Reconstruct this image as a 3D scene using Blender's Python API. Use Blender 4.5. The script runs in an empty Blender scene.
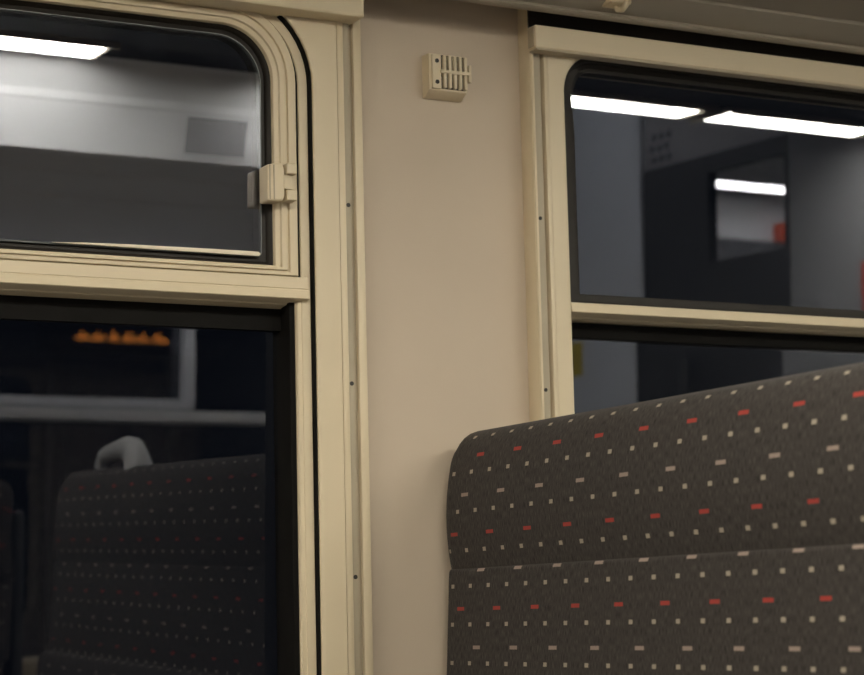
import bpy, bmesh, math, random
from mathutils import Vector, Matrix
random.seed(7)
sc = bpy.context.scene
COL = sc.collection
H = 1.0                                   # camera height above the floor

# ------------------------------------------------------------------ materials
def new_mat(name):
    m = bpy.data.materials.new(name); m.use_nodes = True
    nt = m.node_tree; b = nt.nodes['Principled BSDF']
    return m, nt, b

def paint(name, col, rough=.5, var=.06, scale=9.0, bump=0.0, bscale=400, metallic=0, spec=.5):
    m, nt, b = new_mat(name)
    N, L = nt.nodes, nt.links
    tc = N.new('ShaderNodeTexCoord')
    no = N.new('ShaderNodeTexNoise'); no.inputs['Scale'].default_value = scale; no.inputs['Detail'].default_value = 4
    L.new(tc.outputs['Object'], no.inputs['Vector'])
    rp = N.new('ShaderNodeValToRGB')
    rp.color_ramp.elements[0].position = .3; rp.color_ramp.elements[1].position = .7
    rp.color_ramp.elements[0].color = [c*(1-var) for c in col] + [1]
    rp.color_ramp.elements[1].color = [min(1, c*(1+var)) for c in col] + [1]
    L.new(no.outputs['Fac'], rp.inputs['Fac']); L.new(rp.outputs['Color'], b.inputs['Base Color'])
    b.inputs['Roughness'].default_value = rough; b.inputs['Metallic'].default_value = metallic
    b.inputs['Specular IOR Level'].default_value = spec
    if bump:
        n2 = N.new('ShaderNodeTexNoise'); n2.inputs['Scale'].default_value = bscale
        L.new(tc.outputs['Object'], n2.inputs['Vector'])
        bp = N.new('ShaderNodeBump'); bp.inputs['Strength'].default_value = bump; bp.inputs['Distance'].default_value = .001
        L.new(n2.outputs['Fac'], bp.inputs['Height']); L.new(bp.outputs['Normal'], b.inputs['Normal'])
    return m

def emitter(name, col, strength):
    m = bpy.data.materials.new(name); m.use_nodes = True
    nt = m.node_tree; nt.nodes.clear()
    e = nt.nodes.new('ShaderNodeEmission'); o = nt.nodes.new('ShaderNodeOutputMaterial')
    e.inputs['Color'].default_value = (*col, 1); e.inputs['Strength'].default_value = strength
    nt.links.new(e.outputs[0], o.inputs['Surface'])
    return m

def glass(name, k=3.4, tint=(.93, .96, 1.0), trans=(.80, .84, .88)):
    # coated double glazing: mirror-like share by Fresnel on the room side, the rest passes through
    m = bpy.data.materials.new(name); m.use_nodes = True
    nt = m.node_tree; N, L = nt.nodes, nt.links; N.clear()
    out = N.new('ShaderNodeOutputMaterial')
    tr = N.new('ShaderNodeBsdfTransparent'); tr.inputs['Color'].default_value = (*trans, 1)
    tr2 = N.new('ShaderNodeBsdfTransparent')
    gl = N.new('ShaderNodeBsdfGlossy'); gl.inputs['Roughness'].default_value = 0.0; gl.inputs['Color'].default_value = (*tint, 1)
    fr = N.new('ShaderNodeFresnel'); fr.inputs['IOR'].default_value = 1.5
    mu = N.new('ShaderNodeMath'); mu.operation = 'MULTIPLY'; mu.use_clamp = True; mu.inputs[1].default_value = k
    L.new(fr.outputs[0], mu.inputs[0])
    mx = N.new('ShaderNodeMixShader'); L.new(mu.outputs[0], mx.inputs[0]); L.new(tr.outputs[0], mx.inputs[1]); L.new(gl.outputs[0], mx.inputs[2])
    ge = N.new('ShaderNodeNewGeometry')
    m2 = N.new('ShaderNodeMixShader'); L.new(ge.outputs['Backfacing'], m2.inputs[0]); L.new(mx.outputs[0], m2.inputs[1]); L.new(tr2.outputs[0], m2.inputs[2])
    L.new(m2.outputs[0], out.inputs['Surface'])
    return m

def fabric(name, v0, half, u_dash, s_dash, u_dot, s_dot, dot_off=.0272, stretch=0.0):
    """woven seat cloth: rows of red and pale dashes with rows of small pale squares between (UV in metres)"""
    m, nt, b = new_mat(name); N, L = nt.nodes, nt.links
    def M(op, a, c=None, d=None):
        n = N.new('ShaderNodeMath'); n.operation = op
        for i, x in enumerate((a, c, d)):
            if x is None: continue
            if isinstance(x, (int, float)): n.inputs[i].default_value = x
            else: L.new(x, n.inputs[i])
        return n.outputs[0]
    uv = N.new('ShaderNodeUVMap'); uv.uv_map = 'UVMap'
    sp = N.new('ShaderNodeSeparateXYZ'); L.new(uv.outputs[0], sp.inputs[0])
    u, v = sp.outputs[0], sp.outputs[1]
    P2, P1 = .0870, .0435
    def mark(voff, period, u0, s, wu, wv):
        t = M('DIVIDE', M('SUBTRACT', v, v0 + voff), half)
        n = M('ROUND', t)
        dv = M('MULTIPLY', M('ABSOLUTE', M('SUBTRACT', t, n)), half)
        us = M('MULTIPLY', u, M('SUBTRACT', 1.0 - stretch*voff, M('MULTIPLY', n, stretch*half)))
        uu = M('DIVIDE', M('SUBTRACT', M('SUBTRACT', us, u0), M('MULTIPLY', n, s)), period)
        du = M('MULTIPLY', M('ABSOLUTE', M('SUBTRACT', uu, M('ROUND', uu))), period)
        return M('MULTIPLY', M('LESS_THAN', dv, wv/2), M('LESS_THAN', du, wu/2)), n
    dash, n = mark(0, P2, u_dash, s_dash, .0170, .0043)
    dots, _ = mark(dot_off, P1, u_dot, s_dot, .0073, .0047)
    odd = M('ABSOLUTE', M('MODULO', n, 2.0))
    # cloth ground: fine warp threads
    mp = N.new('ShaderNodeMapping'); mp.inputs['Scale'].default_value = (900, 110, 1); L.new(uv.outputs[0], mp.inputs[0])
    no = N.new('ShaderNodeTexNoise'); no.inputs['Scale'].default_value = 1; no.inputs['Detail'].default_value = 3; L.new(mp.outputs[0], no.inputs['Vector'])
    rp = N.new('ShaderNodeValToRGB'); L.new(no.outputs['Fac'], rp.inputs['Fac'])
    rp.color_ramp.elements[0].position = .33; rp.color_ramp.elements[1].position = .68
    rp.color_ramp.elements[0].color = (.0192, .0163, .0148, 1); rp.color_ramp.elements[1].color = (.0755, .0655, .0600, 1)
    def mix(f, a, c):
        x = N.new('ShaderNodeMix'); x.data_type = 'RGBA'; L.new(f, x.inputs[0])
        for i, q in ((6, a), (7, c)):
            if isinstance(q, tuple): x.inputs[i].default_value = (*q, 1)
            else: L.new(q, x.inputs[i])
        return x.outputs[2]
    dc = mix(odd, (.36, .048, .036), (.33, .255, .215))
    c1 = mix(M('MULTIPLY', dash, .92), rp.outputs[0], dc)
    c2 = mix(M('MULTIPLY', dots, .92), c1, (.37, .32, .25))
    L.new(c2, b.inputs['Base Color'])
    b.inputs['Roughness'].default_value = .9; b.inputs['Specular IOR Level'].default_value = .15
    b.inputs['Sheen Weight'].default_value = .05; b.inputs['Sheen Roughness'].default_value = .5
    bp = N.new('ShaderNodeBump'); bp.inputs['Strength'].default_value = .35; bp.inputs['Distance'].default_value = .001
    L.new(no.outputs['Fac'], bp.inputs['Height']); L.new(bp.outputs['Normal'], b.inputs['Normal'])
    return m

M_CREAM = paint('cream_enamel', (.69, .578, .40), .42, .03, 6, .05, 250)
M_CREAM2 = paint('cream_enamel_shaded', (.41, .345, .245), .5, .06, 12)  # greyer finish; the channel's recess shading is mixed into this colour
M_WALL = paint('wall_laminate', (.557, .457, .350), .6, .035, 5, .12, 500)
M_SOFFIT = paint('ceiling_laminate', (.34, .295, .235), .55, .03, 5)
M_WHITE = paint('white_laminate', (.72, .72, .72), .5, .02, 4)
M_CEIL = paint('dark_ceiling_panel', (.026, .0245, .023), .9, .04, 5, spec=.04)  # flat centre part, far darker than the ceiling edge
M_DUCT = paint('white_duct_laminate', (.86, .86, .86), .5, .015, 4)
M_GREY = paint('grey_laminate', (.17, .172, .180), .7, .03, 4, spec=.2)
M_RUBBER = paint('black_rubber', (.0045, .0037, .003), .65, .15, 30, spec=.12)
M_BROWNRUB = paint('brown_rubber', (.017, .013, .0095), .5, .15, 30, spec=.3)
M_DARK = paint('dark_screw', (.02, .016, .012), .5)
M_DGREY = paint('dark_door_paint', (.028, .029, .032), .5, .05)
M_FLOOR = paint('grey_floor_covering', (.13, .125, .12), .7, .2, 60)
M_PLASTIC = paint('pale_grey_plastic', (.38, .38, .38), .4)
M_SHELL = paint('dark_seat_shell', (.04, .04, .042), .5)
M_YELLOW = paint('yellow_sticker', (.55, .42, .03), .5)
M_RED = paint('red_plate', (.24, .025, .02), .5)
M_ORANGE = paint('orange_red_paint', (.85, .10, .02), .5)
M_LIGHT = emitter('tube_diffuser', (1.0, .955, .82), 38.5)
M_LIGHT2 = emitter('vestibule_diffuser', (1.0, .97, .92), 30)
M_FILL = emitter('fill_diffuser', (1.0, .97, .92), 19)  # emission shared by the two added fill lamps
M_LED = emitter('amber_led', (1.0, .30, .04), 4)
M_GLASS = glass('window_glass', 4.2, (.89, .915, 1.0))
M_GLASS_LOW = glass('lower_pane_glass', 3.3, (.89, .915, 1.0))
M_GLASS_UP = glass('tilting_pane_glass', 7.8, (.85, .88, 1.0))
M_FAB_H = fabric('seat_cloth_headrest', .0963 + H, .0471, -.0450, .0605, -.0120, .0165, stretch=.12)
M_FAB_B = fabric('seat_cloth_backrest', .0062 + H, .0460, -.056, .0405, -.035, .001)

# ------------------------------------------------------------------ helpers
def link(name, bm, mat, parent=None, smooth=None):
    bmesh.ops.remove_doubles(bm, verts=bm.verts, dist=1e-5)
    bmesh.ops.recalc_face_normals(bm, faces=bm.faces)
    me = bpy.data.meshes.new(name); bm.to_mesh(me); bm.free()
    for mm in (mat if isinstance(mat, (list, tuple)) else [mat]): me.materials.append(mm)
    o = bpy.data.objects.new(name, me); COL.objects.link(o)
    if smooth is not None:
        me.shade_auto_smooth(angle=math.radians(smooth)) if hasattr(me, 'shade_auto_smooth') else None
        for p in me.polygons: p.use_smooth = True
        try:
            me.set_sharp_from_angle(angle=math.radians(smooth))
        except Exception: pass
    if parent: put(o, parent)
    return o

def put(o, parent):
    o.parent = parent
    o.matrix_parent_inverse = Matrix.Translation(parent_world(parent)).inverted()

def parent_world(p):
    v = Vector(p.location)
    if p.parent:                      # parents are unrotated; a parented parent keeps world coords through its inverse
        v = Vector((0, 0, 0)) + v
        if p.type == 'MESH': v = Vector((0, 0, 0))
    return v

def empty(name, loc, label=None, cat=None, group=None, kind=None):
    o = bpy.data.objects.new(name, None); COL.objects.link(o); o.location = loc; o.empty_display_size = .05
    return tag(o, label, cat, group, kind)

def tag(o, label=None, cat=None, group=None, kind=None):
    if label: o['label'] = label
    if cat: o['category'] = cat
    if group: o['group'] = group
    if kind: o['kind'] = kind
    return o

def box(bm, x0, x1, y0, y1, z0, z1, bev=0, seg=2):
    b2 = bmesh.new() if bev else bm
    vs = [b2.verts.new((x, y, z)) for x in (x0, x1) for y in (y0, y1) for z in (z0, z1)]
    for f in ((0, 1, 3, 2), (4, 6, 7, 5), (0, 4, 5, 1), (2, 3, 7, 6), (0, 2, 6, 4), (1, 5, 7, 3)):
        b2.faces.new([vs[i] for i in f])
    if bev:
        bmesh.ops.recalc_face_normals(b2, faces=b2.faces)
        bmesh.ops.bevel(b2, geom=list(b2.edges), offset=bev, segments=seg, profile=.5, affect='EDGES')
        merge(bm, b2)
    return bm

def merge(bm, b2):
    me = bpy.data.meshes.new('tmp'); b2.to_mesh(me); b2.free(); bm.from_mesh(me); bpy.data.meshes.remove(me)

def bx(*a, **k): return box(bmesh.new(), *a, **k)

def rr(xl, xr, zb, zt, r, n=10, rb=None):
    """rounded rectangle path: (x, z, nx, nz), counter-clockwise from the right side; radius 0 gives mitred corners"""
    rb = r if rb is None else rb
    out = []
    for cx, cz, a0, rad, mx, mz in ((xr-r, zt-r, 0, r, 1, 1), (xl+r, zt-r, 90, r, -1, 1), (xl+rb, zb+rb, 180, rb, -1, -1), (xr-rb, zb+rb, 270, rb, 1, -1)):
        if rad == 0:
            out.append((cx, cz, mx, mz)); continue
        for i in range(n+1):
            a = math.radians(a0 + 90*i/n); c, s = math.cos(a), math.sin(a)
            out.append((cx + rad*c, cz + rad*s, c, s))
    return out

def ring(bm, path, prof, kb=1.0, kt=1.0):
    """sweep a closed profile [(offset, y)] along a closed path in the xz plane"""
    loops = []
    for o, y in prof:
        loops.append([bm.verts.new((x + nx*o, y, z + nz*o*(kb if nz < 0 else kt))) for x, z, nx, nz in path])
    n, k = len(path), len(prof)
    for j in range(k):
        A, B = loops[j], loops[(j+1) % k]
        for i in range(n):
            q = [A[i], A[(i+1) % n], B[(i+1) % n], B[i]]
            try: bm.faces.new(q)
            except ValueError: pass
    return bm

def plate_hole(bm, path, n, outer, y0, y1, o=0):
    """plate between a rounded hole and a rectangle (xl, xr, zb, zt), front at y0, back at y1"""
    xl, xr, zb, zt = outer
    m = n + 1
    ins, outs = [], []
    for i, (x, z, nx, nz) in enumerate(path):
        q, t = divmod(i, m); t /= n
        px, pz = x + nx*o, z + nz*o
        if q == 0: O = (xr, pz + (zt-pz)*0 if t == 0 else None)
        ins.append((px, pz))
        c = ((xr, zt), (xl, zt), (xl, zb), (xr, zb))[q]
        s = path[q*m]; e = path[q*m + n]
        horiz_first = q in (1, 3)
        if t < .5:
            k = t*2
            if not horiz_first: O = (c[0], s[1] + (c[1]-s[1])*k)
            else: O = (s[0] + (c[0]-s[0])*k, c[1])
        else:
            k = t*2 - 1
            if not horiz_first: O = (c[0] + (e[0]-c[0])*k, c[1])
            else: O = (c[0], c[1] + (e[1]-c[1])*k)
        outs.append(O)
    def loop(pts, y): return [bm.verts.new((a, y, b)) for a, b in pts]
    L = [loop(ins, y0), loop(outs, y0), loop(outs, y1), loop(ins, y1)]
    N = len(path)
    for j in range(4):
        A, B = L[j], L[(j+1) % 4]
        for i in range(N):
            vs = [A[i], A[(i+1) % N], B[(i+1) % N], B[i]]
            try: bm.faces.new(vs)
            except ValueError: pass
    bmesh.ops.dissolve_degenerate(bm, edges=bm.edges, dist=1e-6)
    return bm

def prism_x(bm, prof, x0, x1):
    """extrude a closed (y, z) polygon along x"""
    A = [bm.verts.new((x0, y, z)) for y, z in prof]; B = [bm.verts.new((x1, y, z)) for y, z in prof]
    n = len(prof)
    bm.faces.new(A); bm.faces.new(B[::-1])
    for i in range(n): bm.faces.new([A[i], B[i], B[(i+1) % n], A[(i+1) % n]])
    return bm

def slab(bm, pts, y0, y1):
    """extrude an (x, z) outline along y"""
    A = [bm.verts.new((x, y0, z)) for x, z in pts]; B = [bm.verts.new((x, y1, z)) for x, z in pts]
    n = len(pts); bm.faces.new(A); bm.faces.new(B[::-1])
    for i in range(n): bm.faces.new([A[i], B[i], B[(i+1) % n], A[(i+1) % n]])
    return bm

def tube(bm, pts, rad, seg=12, flat=1.0):
    pts = [Vector(p) for p in pts]; rads = rad if isinstance(rad, (list, tuple)) else [rad]*len(pts)
    rows = []
    for i, p in enumerate(pts):
        d = (pts[min(i+1, len(pts)-1)] - pts[max(i-1, 0)]).normalized()
        a = Vector((1, 0, 0)); a = (a - d*a.dot(d)).normalized(); b = d.cross(a)
        rows.append([bm.verts.new(p + rads[i]*(a*math.cos(2*math.pi*k/seg)*flat + b*math.sin(2*math.pi*k/seg))) for k in range(seg)])
    for i in range(len(rows)-1):
        for k in range(seg): bm.faces.new([rows[i][k], rows[i][(k+1) % seg], rows[i+1][(k+1) % seg], rows[i+1][k]])
    bm.faces.new(rows[0][::-1]); bm.faces.new(rows[-1])
    return bm

def disc(bm, x, y, z, r, h, seg=14):
    """short cylinder along y, front at y"""
    A = [bm.verts.new((x + r*math.cos(2*math.pi*k/seg), y, z + r*math.sin(2*math.pi*k/seg))) for k in range(seg)]
    B = [bm.verts.new((v.co.x, y + h, v.co.z)) for v in A]
    bm.faces.new(A[::-1]); bm.faces.new(B)
    for k in range(seg): bm.faces.new([A[k], A[(k+1) % seg], B[(k+1) % seg], B[k]])
    return bm

def pane(name, pts, y, tilt, zpiv, parent, th=.004, mat=None):
    """thin glass pane standing in the opening, its plane leaning by tilt about the x axis"""
    bm = slab(bmesh.new(), pts, y, y + th)
    for v in bm.verts: v.co.y += math.tan(tilt)*(v.co.z - zpiv)
    return link(name, bm, mat or M_GLASS, parent)

# ------------------------------------------------------------------ shell
W = 2.69                      # inner width of the carriage
XL, XP, XH, XV = -3.2, 3.12, 2.25, 4.8     # end wall, partition, end of the far soffit, end of the vestibule
def struct(name, bm, mat, smooth=None):
    o = link(name, bm, mat, None, smooth); o['kind'] = 'structure'; return o

struct('floor', bx(XL, XV, -W-.1, .1, -.06, 0), M_FLOOR)

# window wall with the two window openings
LW = (.07, 1.0657, H-.20, H+.756)          # left window: clear opening of its frame
RW = (1.429, 2.43, H-.20, H+.727)
bm = bmesh.new()
z1 = H + .80
xs = [XL, LW[0]-.004, LW[1]+.004, RW[0]-.004, RW[1]+.004, XP]
box(bm, xs[0], xs[1], 0, .09, 0, z1); box(bm, xs[2], xs[3], 0, .09, 0, z1); box(bm, xs[4], XV, 0, .09, 0, z1+.5)
for a, b_, w in ((xs[1], xs[2], LW), (xs[3], xs[4], RW)):
    box(bm, a, b_, 0, .09, 0, w[2]-.004); box(bm, a, b_, 0, .09, w[3]+.004, z1)
struct('wall_back', bm, M_WALL)

# far side wall with its own window
OW = (.75, 2.40, H-.20, H+.735)
bm = bmesh.new(); zt = H + 1.8
box(bm, XL, OW[0], -W-.09, -W, 0, zt); box(bm, OW[1], XV, -W-.09, -W, 0, zt)
box(bm, OW[0], OW[1], -W-.09, -W, 0, OW[2]); box(bm, OW[0], OW[1], -W-.09, -W, OW[3], zt)
struct('wall_front', bm, M_WHITE)
struct('wall_left', bx(XL-.08, XL, -W-.1, .1, 0, zt), M_WALL)

# ceiling: shallow panel over the near seats up to the lights, dropped duct over the far seats, higher roof over the hall
bm = bmesh.new()
prof = [(-.02, H+.80), (-.075, H+.80), (-.075, H+.769), (-.118, H+.787), (-.120, H+.791), (-.123, H+.790), (-.44, H+.848), (-.44, H+.90), (-.02, H+.90)]
prism_x(bm, prof, XL, XP)
struct('ceiling', bm, M_SOFFIT)
bm = prism_x(bmesh.new(), [(-.442, H+.847), (-.446, H+.845), (-1.262, H+.994), (-1.412, H+1.004), (-1.415, H+1.70), (.09, H+1.70), (.09, H+.90), (-.442, H+.90)], XL, XP)
struct('ceiling_centre', bm, M_CEIL)
bm = prism_x(bmesh.new(), [(-1.4165, H+1.003), (-1.424, H+1.000), (-1.4490, H+.940), (-1.4492, H+.924), (-1.452, H+.920), (-1.478, H+.832), (-1.492, H+.824), (-1.60, H+.817), (-1.602, H+.811), (-1.612, H+.811), (-1.80, H+.803), (-1.802, H+.797), (-1.812, H+.797), (-2.10, H+.785), (-2.45, H+.775), (-W, H+.765),
                           (-W, H+1.1), (-1.4165, H+1.1)], XL, XH)
struct('ceiling_duct', bm, M_DUCT)
struct('ceiling_hall', bx(XL, XV, -W, -1.416, H+1.60, H+1.70), M_WHITE)
# thin rail that runs along the ceiling's edge above the windows
tr = struct('trim_1', prism_x(bmesh.new(), [(-.07, H+.800), (-.07, H+.762), (-.083, H+.7615), (-.086, H+.764), (-.083, H+.768), (-.078, H+.770), (-.078, H+.80)], XL, XP), M_SOFFIT)

# partition wall with a doorway
DO = (-2.323, -1.686, H+1.06, H+1.06)     # y far, y near, top at far, top at near
bm = bmesh.new(); X0, X1 = XP, XP + .05
def yz_slab(bm, pts, x0, x1):
    A = [bm.verts.new((x0, y, z)) for y, z in pts]; B = [bm.verts.new((x1, y, z)) for y, z in pts]
    n = len(pts); bm.faces.new(A); bm.faces.new(B[::-1])
    for i in range(n): bm.faces.new([A[i], B[i], B[(i+1) % n], A[(i+1) % n]])
yz_slab(bm, [(DO[1], 0), (0, 0), (0, H+1.6), (DO[1], H+1.6)], X0, X1)
bm2 = bmesh.new(); yz_slab(bm2, [(-W, 0), (DO[0]-.002, 0), (DO[0]-.002, H+1.6), (-W, H+1.6)], X0, X1)
struct('wall_right_far', bm2, paint('light_grey_laminate', (.62, .65, .70), .7, .03, 4, spec=.2))
struct('wall_right', bm, M_GREY)
bm = bmesh.new(); yz_slab(bm, [(DO[0]+.002, DO[2]), (DO[1]-.002, DO[3]), (DO[1]-.002, H+1.6), (DO[0]+.002, H+1.6)], X0+.012, X1)
struct('trim_2', bm, paint('door_header_grey', (.30, .30, .31), .7, .03, 4, spec=.2))
struct('wall_vestibule', bx(XV, XV+.05, -W, 0, 0, H+1.8), M_WHITE)

# ------------------------------------------------------------------ left window
UT = -.0185                                # the panes lean with the side of the carriage
w1 = empty('window_1', (.57, 0, H-.2), 'left train window with a tilting upper pane and a dark lower pane', None, None, 'structure')
NA = 12
pL = rr(*LW, .11, NA)
# flat jamb with a rounded opening
bm = bmesh.new()
plate_hole(bm, pL, NA, (LW[0]-.0331, LW[1]+.0331, LW[2]-.0331, H+.775), -.030, 0, o=.005)
ring(bm, pL, [(.0052, -.030), (.0012, -.0294), (.0003, -.0285), (.0003, 0), (.0052, 0)])
fr1 = link('frame', bm, M_CREAM, w1, 30)
# fixing strips with the screw channel, on both sides
for sgn, xe in ((1, LW[1]+.0331), (-1, LW[0]-.0331)):
    def X(d): return xe + sgn*d
    bm = bmesh.new()
    def vb(d0, d1, yf, bev=.0012):
        a, b_ = sorted((X(d0), X(d1))); box(bm, a, b_, yf, 0, H-.26, H+.775, bev, 2)
    vb(.0014, .0104, -.0285); vb(.0252, .0368, -.0255, .002)
    st = link('fixing_strip', bm, M_CREAM, w1, 30)
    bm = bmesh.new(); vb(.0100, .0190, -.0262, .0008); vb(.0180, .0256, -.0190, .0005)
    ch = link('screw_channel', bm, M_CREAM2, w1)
    if sgn > 0:
        for z in (.500, .280, .047, -.16):
            link('screw', disc(bmesh.new(), X(.0142), -.0268, H+z, .0027, .003), M_DARK, ch)
# black rubber line between frame and sash
link('rubber_seal', ring(bmesh.new(), pL, [(-.0024, -.0255), (-.0018, -.0262), (.0004, -.0262), (.0004, .03), (-.0024, .03)]), M_RUBBER, w1, 40)
# outer sash ring
bm = ring(bmesh.new(), pL, [(-.0025, -.0190), (-.0036, -.0206), (-.0150, -.0215), (-.0160, -.020), (-.0160, .02), (-.0025, .02)])
sash = link('sash', bm, M_CREAM, w1, 30)
# lower sash leg: a wider ring below the transom
ZT = H + .372
def lower_path(o):
    return [(x, z, nx, nz) for x, z, nx, nz in rr(LW[0]-o, LW[1]+o, LW[2]-o, ZT+o+.03, .11+o, NA)]
pl = rr(LW[0], LW[1], LW[2], ZT+.050, 0, NA, .11)
bm = ring(bmesh.new(), pl, [(-.0150, -.0205), (-.0205, -.0205), (-.0222, -.018), (-.0222, .02), (-.015, .02)])
link('lower_frame', bm, M_CREAM, sash, 30)
# rubber lining of the lower pane
bm = ring(bmesh.new(), pl, [(-.0222, -.0150), (-.0285, -.0145), (-.0296, -.013), (-.0296, .0340), (-.0222, .0340)])
link('rubber_lining', bm, M_RUBBER, w1, 40)
# extra rubber below the transom
link('rubber_lining', bx(LW[0]+.02, LW[1]-.0225, .009, .021, H+.3455, H+.3735), M_RUBBER, w1)
lo = [(x, z) for x, z, _, _ in rr(LW[0]+.022, LW[1]-.0222, LW[2]+.02, ZT+.005, .02, NA, .09)]
pane('lower_pane', lo, .0200, -.020, H+.40, w1, mat=M_GLASS_LOW)
# transom: flat face with two fine lines, chamfered underside
bm = prism_x(bmesh.new(), [(-.0225, H+.4075), (-.0245, H+.4068), (-.0270, H+.3930), (-.0262, H+.3922), (-.0262, H+.3916), (-.0276, H+.3908), (-.030, H+.3808), (-.0285, H+.3797),
                           (-.010, H+.3765), (-.0085, H+.3752), (.006, H+.3735), (.010, H+.372), (.03, H+.372), (.03, H+.4075)], LW[0]+.008, LW[1]-.0083)
link('transom', bm, M_CREAM, w1)
# tilting sash of the upper pane
HP = (LW[0]+.0196, 1.0461, H+.4080, H+.7425)
ph = rr(*HP, .094, NA, 0)
hs = link('tilting_sash', ring(bmesh.new(), ph, [(0, -.015), (-.001, -.0245), (-.0022, -.0255), (-.0115, -.0255), (-.0125, -.0225), (-.0148, -.0222), (-.0158, -.0262),
          (-.0225, -.0262), (-.0235, -.0225), (-.0285, -.0205), (-.0292, -.019), (-.0292, .015), (0, .015)], .43), M_CREAM, w1, 25)
link('rubber_seal', ring(bmesh.new(), ph, [(-.0008, -.0205), (.0037, -.0192), (.0037, .02), (0, .02)], .01), M_RUBBER, w1, 40)
# black gasket of the upper pane, the pane sits almost flush in front of it
pg = rr(HP[0]+.0292, HP[1]-.0292, H+.4203, HP[3]-.0275, .066, NA, 0)
link('gasket', ring(bmesh.new(), pg, [(.001, -.0140), (-.003, -.0120), (-.006, -.0060), (-.0145, -.0030), (-.0145, .012), (.001, .012)]), M_BROWNRUB, hs, 40)
gp = rr(HP[0]+.040, 1.0036, H+.4322, H+.7005, .057, NA, .006)
ZPV = H + .4322
pn = pane('upper_pane', [(x, z) for x, z, _, _ in gp], -.0090, UT, ZPV, hs, mat=M_GLASS_UP)
# polished edge of that pane
bm = ring(bmesh.new(), gp, [(-.0004, -.0094), (.0007, -.0094), (.0007, -.0050), (-.0004, -.0050)])
for v in bm.verts: v.co.y += math.tan(UT)*(v.co.z - ZPV)
link('pane_edge', bm, paint('ground_glass_edge', (.16, .17, .17), .3), hs, 40)
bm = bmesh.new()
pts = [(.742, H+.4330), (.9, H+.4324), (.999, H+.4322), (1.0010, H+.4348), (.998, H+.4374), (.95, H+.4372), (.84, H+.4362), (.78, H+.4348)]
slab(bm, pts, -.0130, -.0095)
link('glint_strip', bm, paint('pale_painted_glint', (.85, .76, .60), .35), hs)  # pale strip painted in place of the glint along the pane's bottom
# latch
lt = link('latch', slab(bmesh.new(), [(.9985, H+.4945), (1.0180, H+.4955), (1.0212, H+.5010), (1.0212, H+.5350), (1.0185, H+.5410), (1.0120, H+.5425), (1.0060, H+.5405), (.9985, H+.5385)], -.042, -.017), M_CREAM, w1)
md = lt.modifiers.new('soft', 'BEVEL'); md.width = .0022; md.segments = 3; md.limit_method = 'ANGLE'
bm = bmesh.new()
for x0, x1 in ((1.0010, 1.0022), (1.0064, 1.0077)):
    box(bm, x0, x1, -.0430, -.0410, H+.4965, H+.5385)
link('ridge', bm, M_CREAM2, lt)
link('latch_tongue', bx(1.0195, 1.0330, -.038, -.024, H+.5110, H+.5290, bev=.001), M_CREAM, lt)
for z0, z1 in ((.5290, .5425), (.4965, .5095)):
    link('keeper', bx(1.0235, 1.0370, -.044, -.020, H+z0, H+z1, bev=.0015), M_CREAM, lt)

# ------------------------------------------------------------------ right window
w2 = empty('window_2', (1.93, 0, H-.2), 'right train window behind the seat, one slim transom, dark glass', None, None, 'structure')
pR = rr(*RW, .054, NA)
bm = bmesh.new()
plate_hole(bm, pR, NA, (RW[0]-.0250, RW[1]+.025, RW[2]-.025, H+.795), -.030, 0, o=.003)
ring(bm, pR, [(.0032, -.030), (.001, -.0288), (0, -.026), (0, 0), (.0032, 0)])
fr2 = link('frame', bm, M_CREAM, w2, 30)
for sgn, xe in ((-1, RW[0]-.025), (1, RW[1]+.025)):
    def X(d): return xe + sgn*d
    bm = bmesh.new()
    def vb(d0, d1, yf, bev=.0008):
        a, b_ = sorted((X(d0), X(d1))); box(bm, a, b_, yf, 0, H-.26, H+.795, bev, 2)
    vb(.0002, .0064, -.0305); vb(.0212, .0250, -.0300); vb(.0252, .0262, -.0285)
    st = link('fixing_strip', bm, M_CREAM, w2, 30)
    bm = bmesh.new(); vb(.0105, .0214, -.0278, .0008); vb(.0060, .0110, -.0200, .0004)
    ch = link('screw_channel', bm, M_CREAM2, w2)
    if sgn < 0:
        for z in (.502, .280, .04):
            link('screw', disc(bmesh.new(), X(.0175), -.0284, H+z, .0025, .003), M_DARK, ch)
ZR = H + .3740
pu = rr(RW[0], RW[1], H+.3950, RW[3], .054, NA, 0)
link('gasket', ring(bmesh.new(), pu, [(.002, -.0165), (-.004, -.0165), (-.0085, -.0145), (-.0100, -.008), (-.0190, -.0075), (-.0280, -.005), (-.0290, .012), (.002, .012)], .56, .62), M_BROWNRUB, w2, 40)
pane('upper_pane', [(x, z) for x, z, _, _ in rr(RW[0]+.008, RW[1]-.008, H+.400, RW[3]-.006, .046, NA, .006)], 0, -.0225, H+.40, w2)
pw = rr(RW[0], RW[1], RW[2], ZR, 0, NA, .054)
link('rubber_lining', ring(bmesh.new(), pw, [(.0, .006), (-.0190, .010), (-.0205, .0320), (.0, .0320)]), M_RUBBER, w2, 40)
pane('lower_pane', [(x, z) for x, z, _, _ in rr(RW[0]+.008, RW[1]-.008, RW[2]+.008, ZR-.003, .01, NA, .05)], .0190, -.020, H+.40, w2)
bm = prism_x(bmesh.new(), [(-.0250, H+.3955), (-.0268, H+.3945), (-.0300, H+.3832), (-.0288, H+.3820), (-.012, H+.3785), (-.0095, H+.3768), (-.006, H+.3768), (.008, H+.3752), (.010, H+.3740), (.03, H+.374), (.03, H+.3955)], RW[0]+.0003, RW[1]-.0003)
link('transom', bm, M_CREAM, w2)

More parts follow.
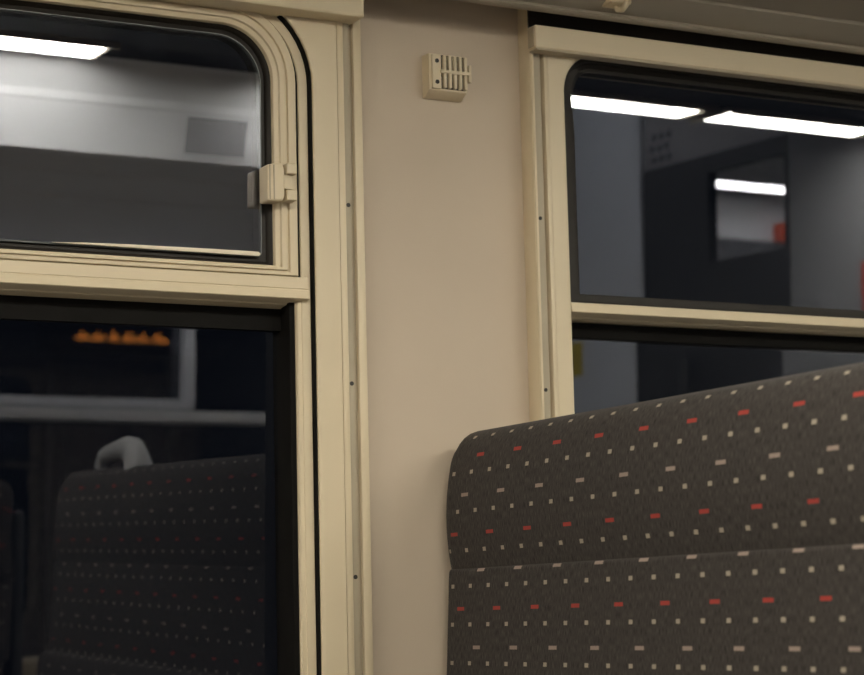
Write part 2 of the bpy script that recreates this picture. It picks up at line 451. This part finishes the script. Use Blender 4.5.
# ------------------------------------------------------------------ opposite window, seen in the glass
w3 = empty('window_3', (1.5, -W, H-.2), 'dark window of the opposite side, seen mirrored in the lower left pane', None, None, 'structure')
po = rr(*OW, .06, 6)
link('frame', ring(bmesh.new(), po, [(.0, -W+.03), (.04, -W+.03), (.04, -W), (0, -W-.05), (-.01, -W-.05), (-.01, -W-.02)]), M_CREAM, w3, 40)
bm = bmesh.new(); box(bm, OW[0], OW[1], -W-.02, -W+.03, H+.392, H+.424, .004)
link('transom', bm, paint('grey_aluminium', (.78, .78, .76), .4), w3)
pf = rr(.85, 2.000, H+.4290, H+.71, 0, 4)
link('sash', ring(bmesh.new(), pf, [(0, -W+.025), (-.011, -W+.025), (-.012, -W+.02), (-.023, -W+.02), (-.024, -W-.02), (0, -W-.02)]), paint('pale_grey_sash', (.72, .73, .74), .4), w3, 40)
bm = bmesh.new(); slab(bm, [(OW[0], OW[2]), (OW[1], OW[2]), (OW[1], OW[3]), (OW[0], OW[3])], -W-.03, -W-.034)
link('pane', bm, M_GLASS, w3)

# ------------------------------------------------------------------ blind boxes over the two windows
b1 = tag(link('blind_box', bx(-.02, 1.124, -.060, -.001, H+.7290, H+.7600, bev=.0025), M_CREAM), 'cream box header above the left window, ending over its right jamb', 'blind box')
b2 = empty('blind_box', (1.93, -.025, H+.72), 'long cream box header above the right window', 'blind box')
bm = bx(1.3745, 2.49, -.050, -.031, H+.7215, H+.7515, bev=.0016)
link('cover', bm, M_CREAM, b2)
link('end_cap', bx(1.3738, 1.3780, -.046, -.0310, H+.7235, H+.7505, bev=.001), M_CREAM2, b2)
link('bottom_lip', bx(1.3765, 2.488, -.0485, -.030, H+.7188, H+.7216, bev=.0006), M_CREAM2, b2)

link('gap_shade', bx(1.3745, 2.488, -.0335, -.0310, H+.7515, H+.797), M_BROWNRUB, b2)  # dark sheet standing in for the shade in the gap above the box

# ------------------------------------------------------------------ wall unit on the pier
v = empty('wall_sensor', (1.256, 0, H+.66), 'small cream ribbed box fixed high on the wall between the windows', 'wall unit')
zc = H + .678
bm = bmesh.new()
prism_x(bm, [(0, H+.7065), (-.0178, H+.7065), (-.0190, H+.7055), (-.0190, H+.6595), (-.0180, H+.6585), (-.0050, H+.6515), (0, H+.6515)], 1.2315, 1.2850)
base = link('housing', bm, M_CREAM, v, 30)
bm = bmesh.new()
box(bm, 1.2345, 1.2475, -.0225, -.0185, H+.6605, H+.7050, .001)           # plain mounting plate at the left
link('mounting_plate', bm, M_CREAM, v)
for z in (.6690, .6965):
    link('screw', disc(bmesh.new(), 1.2412, -.0232, H+z, .0028, .002), M_DARK, v)
link('grille_back', bx(1.2480, 1.2835, -.0197, -.0188, H+.6615, H+.7050), M_BROWNRUB, v)
for i in range(5):
    x = 1.2500 + i*.0075
    link('rib', bx(x, x+.0040, -.0245, -.0185, H+.6620, H+.7040, bev=.0005), M_CREAM, v)
link('cross_bar', bx(1.2450, 1.2860, -.0262, -.0235, H+.6805, H+.6850, bev=.0006), M_CREAM, v)
link('end_bar', bx(1.2855, 1.2890, -.0262, -.0205, H+.6715, H+.6940, bev=.0006), M_CREAM, v)

v.location.x += .0025

# ------------------------------------------------------------------ coat hook under the ceiling panel
hk = empty('ceiling_hook', (1.45, -.10, H+.785), 'small cream hook under the ceiling rail near the right window', 'hook')
link('bracket', bx(1.452, 1.484, -.112, -.084, H+.7735, H+.800, bev=.003), M_CREAM, hk)
link('hook', tube(bmesh.new(), [(1.468, -.098, H+.776), (1.468, -.102, H+.768), (1.468, -.112, H+.765), (1.468, -.121, H+.769), (1.468, -.124, H+.776)], .004, 10), M_CREAM, hk, 60)

# ------------------------------------------------------------------ seats
def cushion(outline_yz, x_front, thick, r_edge, lean, zl, seg=6, bulge=0, bz=None):
    """padded slab: rounded outline in yz, thickness along +x, rounded front and back rims, leaning back"""
    bm = bmesh.new()
    A = [bm.verts.new((x_front, y, z)) for y, z in outline_yz]
    B = [bm.verts.new((x_front + thick, y, z)) for y, z in outline_yz]
    n = len(A); fa = bm.faces.new(A); fb = bm.faces.new(B[::-1])
    for i in range(n): bm.faces.new([A[i], B[i], B[(i+1) % n], A[(i+1) % n]])
    bmesh.ops.recalc_face_normals(bm, faces=bm.faces)
    rim = [e for e in bm.edges if len({f for f in e.link_faces} & {fa, fb}) == 1]
    bmesh.ops.bevel(bm, geom=rim, offset=r_edge, segments=seg, profile=.5, affect='EDGES')
    uvl = bm.loops.layers.uv.new('UVMap')
    zmax = max(z for _, z in outline_yz); ymx = max(y for y, _ in outline_yz); ymn = min(y for y, _ in outline_yz)
    for f in bm.faces:
        for l in f.loops:
            c = l.vert.co; d = max(0, c.x - x_front)
            up = c.z > zmax - .07
            e = d if c.y > ymx - .028 else (-d if c.y < ymn + .028 else 0)
            l[uvl].uv = (c.y + e, c.z + (d*.5 if up else 0))
    if bulge:
        z0_, z1_ = bz
        for k in range(1, 12):
            zz = z0_ + (z1_ - z0_)*k/12
            bmesh.ops.bisect_plane(bm, geom=list(bm.verts)+list(bm.edges)+list(bm.faces), plane_co=(0, 0, zz), plane_no=(0, 0, 1))
        for v_ in bm.verts:
            t = (v_.co.z - (z0_+z1_)/2) / ((z1_-z0_)/2); d = (v_.co.x - x_front)/thick
            v_.co.x -= bulge*(1 - min(1, t*t))*max(0, 1-d)
    for v_ in bm.verts: v_.co.x += lean*(v_.co.z - zl)
    bmesh.ops.triangulate(bm, faces=[f for f in bm.faces if len(f.verts) > 8])
    return bm

def outline(y0, y1, z0, z1, rt, rb, n=8, waist=0):
    """(y, z) rounded rectangle, y0 > y1 (y0 the wall side)"""
    out = []
    for cy, cz, a0, r in ((y0-rt, z1-rt, 0, rt), (y1+rt, z1-rt, 90, rt), (y1+rb, z0+rb, 180, rb), (y0-rb, z0+rb, 270, rb)):
        for i in range(n+1):
            a = math.radians(a0 + 90*i/n); out.append((cy + r*math.cos(a), cz + r*math.sin(a)))
    return out

def make_seat(name, label, y0, y1, dx=0, dz=0, handle=True):
    t = empty(name, (1.25+dx, (y0+y1)/2, 0), label, 'train seat')
    X = 1.243 + dx
    hd = link('headrest', cushion(outline(y0+.006, y1-.004, H+.018+dz, H+.2245+dz, .040, .012), X+.007, .085, .030, .022, H+.10, 7, .012, (H+.035+dz, H+.205+dz)), M_FAB_H, t, 40)
    link('backrest', cushion(outline(y0-.010, y1+.004, H-.16+dz, H+.0560+dz, .006, .010), X-.001, .10, .006, .055, H+.054), M_FAB_B, t, 40)
    link('lumbar_cushion', cushion(outline(y0, y1, H-.56+dz, H-.108+dz, .014, .014), X-.030, .11, .020, .060, H-.10), M_FAB_B, t, 40)
    bm = bmesh.new()
    box(bm, X-.44, X+.03, y1, y0, .38, .52, .04, 4)
    uvl = bm.loops.layers.uv.new('UVMap')
    for f in bm.faces:
        for l in f.loops: l[uvl].uv = (l.vert.co.y, H + l.vert.co.x)
    link('seat_cushion', bm, M_FAB_B, t, 40)
    link('back_shell', bx(X+.10, X+.125, y1+.03, y0-.03, .42, H+.16+dz, bev=.01), M_SHELL, t)
    link('base_frame', bx(X-.38, X+.06, y1+.08, y0-.04, .30, .38, bev=.01), M_SHELL, t)
    for y in (y0-.14, y1+.18):
        link('pedestal', bx(X-.26, X-.06, y-.04, y+.04, 0, .30, bev=.01), M_SHELL, t)
    if handle:
        zt = H + .222 + dz; xx = X + .045
        hp = [(q_ - .065, w_, e_) for q_, w_, e_ in [(.205, -.02, .013), (.200, .016, .013), (.213, .036, .014), (.245, .044, .015), (.30, .050, .017), (.345, .051, .021), (.378, .040, .027), (.396, .010, .033), (.402, -.02, .037)]]
        bm = tube(bmesh.new(), [(xx, y1+a_, zt+b_*.72) for a_, b_, c_ in hp], [c_ for a_, b_, c_ in hp], 14, .7)
        link('grab_handle', bm, M_PLASTIC, t, 60)
    return t

make_seat('train_seat', 'dark grey patterned train bench seat in front of the right window', -.010, -1.478)
make_seat('train_seat', 'dark train seat across the aisle, its edge mirrored far left in the lower left pane', -2.020, -2.680, dx=.0, dz=.0)

# ------------------------------------------------------------------ ceiling lights
def light(x0, x1, label):
    t = empty('ceiling_light', ((x0+x1)/2, -1.34, H+1.0), label, 'ceiling light', 'tube lights along the ceiling')
    bm = bx(x0, x1, -1.411, -1.236, H+.9955, H+1.02)
    box(bm, x0, x1, -1.242, -1.238, H+.9775, H+1.0)  # skirt added to hold grazing light off the upper wall
    for xe, zz in ((x0, .983), (x1-.003, .9890)): box(bm, xe, xe+.003, -1.395, -1.240, H+zz, H+.997)
    link('housing', bm, M_SOFFIT, t)
    link('diffuser', bx(x0+.004, x1-.004, -1.387, -1.243, H+.9925, H+.9965), M_LIGHT, t)
light(-3.0, -1.75, 'tube light at the far left end of the ceiling row')
light(-1.55, -.12, 'tube light next to the left of the one mirrored in the upper left pane')
light(.02, 1.262, 'bright tube light mirrored at the top of the upper left pane')
light(1.64, 2.592, 'bright tube light mirrored at the left of the upper right pane')
light(2.626, 3.070, 'bright tube light mirrored at the right of the upper right pane')

t = empty('ceiling_lamp_or_fill', (1.3, -2.52, H+.77), 'added unseen fill lamp under the far duct above the opposite window', 'ceiling light')  # unseen lamp added to brighten the opposite window frame
link('diffuser', bx(.2, 2.2, -2.545, -2.50, H+.757, H+.760), M_FILL, t)
link('housing', bx(.18, 2.22, -2.55, -2.495, H+.760, H+.775), M_WHITE, t)

# ventilation grille on the far duct
g = empty('ceiling_grille', (1.60, -1.55, H+.93), 'pale perforated grille panel mirrored in the upper left pane', 'grille')
def duct_pt(x, s):       # s from 0 to 1 along the sloping face of the duct
    return Vector((x, -1.449 - .029*s, H + .925 - .093*s))
nrm = Vector((0, .093, -.029)).normalized()
def duct_quad(bm, x0, x1, s0, s1, h0, h1):
    vs = [bm.verts.new(duct_pt(x, s) + nrm*h) for h in (h0, h1) for x, s in ((x0, s0), (x1, s0), (x1, s1), (x0, s1))]
    for f in ((0, 1, 2, 3), (4, 7, 6, 5), (0, 4, 5, 1), (1, 5, 6, 2), (2, 6, 7, 3), (3, 7, 4, 0)): bm.faces.new([vs[i] for i in f])
bm = bmesh.new(); duct_quad(bm, 1.475, 1.605, .10, .88, .0005, .002)
link('plate', bm, M_WHITE, g)
bm = bmesh.new()
for i in range(14):
    for j in range(8):
        x = 1.480 + i*.0088; s = .13 + j*.09
        duct_quad(bm, x, x+.0050, s, s+.056, .002, .0025)
o = link('perforation', bm, paint('grille_slot', (.07, .07, .075), .6), g); o['kind'] = 'stuff'

# ------------------------------------------------------------------ door to the vestibule
d1 = empty('door_1', (XP, -2.0, 0), 'dark doorway leaf with a window, mirrored in the right window', None, None, 'structure')
bm = bmesh.new(); xa, xb = XP+.006, XP+.036
WY0, WY1, WZ0, WZ1 = -2.028, -1.714, H+.78, H+1.014
for y0, y1, za, zb in ((DO[0]+.002, WY0, 0, H+1.058), (WY0, DO[1]-.002, 0, WZ0), (WY1, DO[1]-.002, WZ0, H+1.058), (WY0, WY1, WZ1, H+1.058)):
    box(bm, xa, xb, y0, y1, za, zb)
lf = link('leaf', bm, M_DGREY, d1)
bm = bmesh.new(); box(bm, xa+.012, xa+.016, WY0, WY1, WZ0, WZ1)
link('door_pane', bm, glass('door_glass', 1.5, (1, 1, 1), (.85, .85, .85)), d1)
link('grab_rail', tube(bmesh.new(), [(xa-.025, -2.07, H-.1), (xa-.025, -2.07, H+.55)], .012, 10), M_SHELL, d1, 60)
t = empty('ceiling_lamp_or_fill', (3.8, -2.4, H+1.08), 'bright tube light mirrored in the small window of the dark door', 'ceiling light')
link('diffuser', bx(3.32, 4.60, -2.455, -2.390, H+1.062, H+1.067), M_LIGHT2, t)
link('housing', bx(3.30, 4.62, -2.49, -2.36, H+1.067, H+1.141), M_WHITE, t)
struct('ceiling_vestibule', bx(XP+.06, XV, -W, 0, H+1.14, H+1.18), M_SOFFIT)
struct('trim_3', bx(3.26, XV, -W+.001, -W+.02, 0, H+.957), M_DGREY)
tag(link('emergency_handle', bx(3.835, 3.900, -W+.0, -W+.045, H+.955, H+1.015, bev=.01), M_ORANGE), 'orange red handle on the white wall seen through the small door window', 'handle')
tag(link('warning_sticker', bx(XP-.002, XP+.001, -2.66, -2.582, H+.545, H+.640), M_YELLOW), 'yellow sticker mirrored at the left edge of the lower right pane', 'sticker')
tag(link('wall_notice', bx(XP-.004, XP+.001, -1.424, -1.36, H+.595, H+.715), M_RED), 'red plate mirrored at the right edge of the upper right pane', 'notice')
# unseen lamp added in the hall to brighten the partition
t = empty('ceiling_lamp_or_fill', (2.75, -2.1, H+1.58), 'added unseen fill lamp over the stair hall in front of the mirrored partition', 'ceiling light')
link('diffuser', bx(2.35, 2.50, -2.6, -2.0, H+1.572, H+1.578), M_FILL, t)
link('housing', bx(2.33, 2.52, -2.62, -1.98, H+1.578, H+1.605), M_WHITE, t)
# small round vents over the doorway
M_VENT = paint('vent_hole_grey', (.09, .09, .10), .7)
vt = empty('door_vent', (XP, -2.24, H+1.11), 'cluster of small dark holes above the mirrored doorway', 'vent')
for i in range(3):
    for j in range(3):
        bm = bmesh.new(); y = -2.205 - i*.034 - (j % 2)*.01; z = H + 1.083 + j*.030
        disc(bm, y, XP+.0100, z, .011, .0025)
        for q in bm.verts: q.co = Vector((q.co.y, q.co.x, q.co.z))
        link('vent_hole', bm, M_VENT, vt)

# ------------------------------------------------------------------ amber display outside, beyond the opposite window
struct('floor_platform', bx(1.0, 4.5, -7.0, -3.6, -.1, 0), M_FLOOR)
ds = empty('led_display', (2.64, -5.1, 0), 'amber dot display outside, mirrored blurred in the lower left pane', 'display')
link('display_case', bx(2.36, 2.94, -5.16, -5.005, H+.78, H+.93, bev=.01), M_SHELL, ds)
for x in (2.42, 2.88):
    link('post', bx(x-.02, x+.02, -5.12, -5.06, 0, H+.79), M_SHELL, ds)
bm = bmesh.new()
for k in range(31):
    n = (1, 3, 4, 3, 2)[k % 5] - (1 if random.random() < .3 else 0)
    for j in range(n):
        x = 2.462 + k*.0118; z = H + .829 + j*.0085 + (.004 if k % 3 == 0 else 0)
        box(bm, x, x+.009, -5.007, -5.002, z, z+.006)
o = link('led_dots', bm, M_LED, ds); o['kind'] = 'stuff'

# ------------------------------------------------------------------ world, camera
wd = bpy.data.worlds.new('night'); sc.world = wd; wd.use_nodes = True
wd.node_tree.nodes['Background'].inputs[0].default_value = (.010, .012, .018, 1)
wd.node_tree.nodes['Background'].inputs[1].default_value = .25

cam = bpy.data.cameras.new('camera'); co = bpy.data.objects.new('camera', cam); COL.objects.link(co)
yaw, pit, rol = 0.49415517, 0.13121903, -0.0242838
fwd = Vector((math.sin(yaw)*math.cos(pit), math.cos(yaw)*math.cos(pit), math.sin(pit)))
r = fwd.cross(Vector((0, 0, 1))).normalized(); u = r.cross(fwd)
c, s = math.cos(rol), math.sin(rol)
r2, u2 = c*r + s*u, -s*r + c*u
m = Matrix((r2, u2, -fwd)).transposed().to_4x4(); m.translation = Vector((0, -2.3, H))
co.matrix_world = m
cam.sensor_fit = 'HORIZONTAL'; cam.sensor_width = 36; cam.lens = 2100/864*36
cam.clip_start = .02
cam.dof.use_dof = True; cam.dof.focus_distance = 2.5; cam.dof.aperture_fstop = 6.3
sc.camera = co

sc.view_settings.view_transform = 'Standard'; sc.view_settings.look = 'None'
sc.view_settings.gamma = 1; sc.view_settings.use_curve_mapping = False
sc.view_settings.exposure = 0
sc.cycles.use_denoising = True
sc.cycles.max_bounces = 12
sc.cycles.sample_clamp_indirect = 8
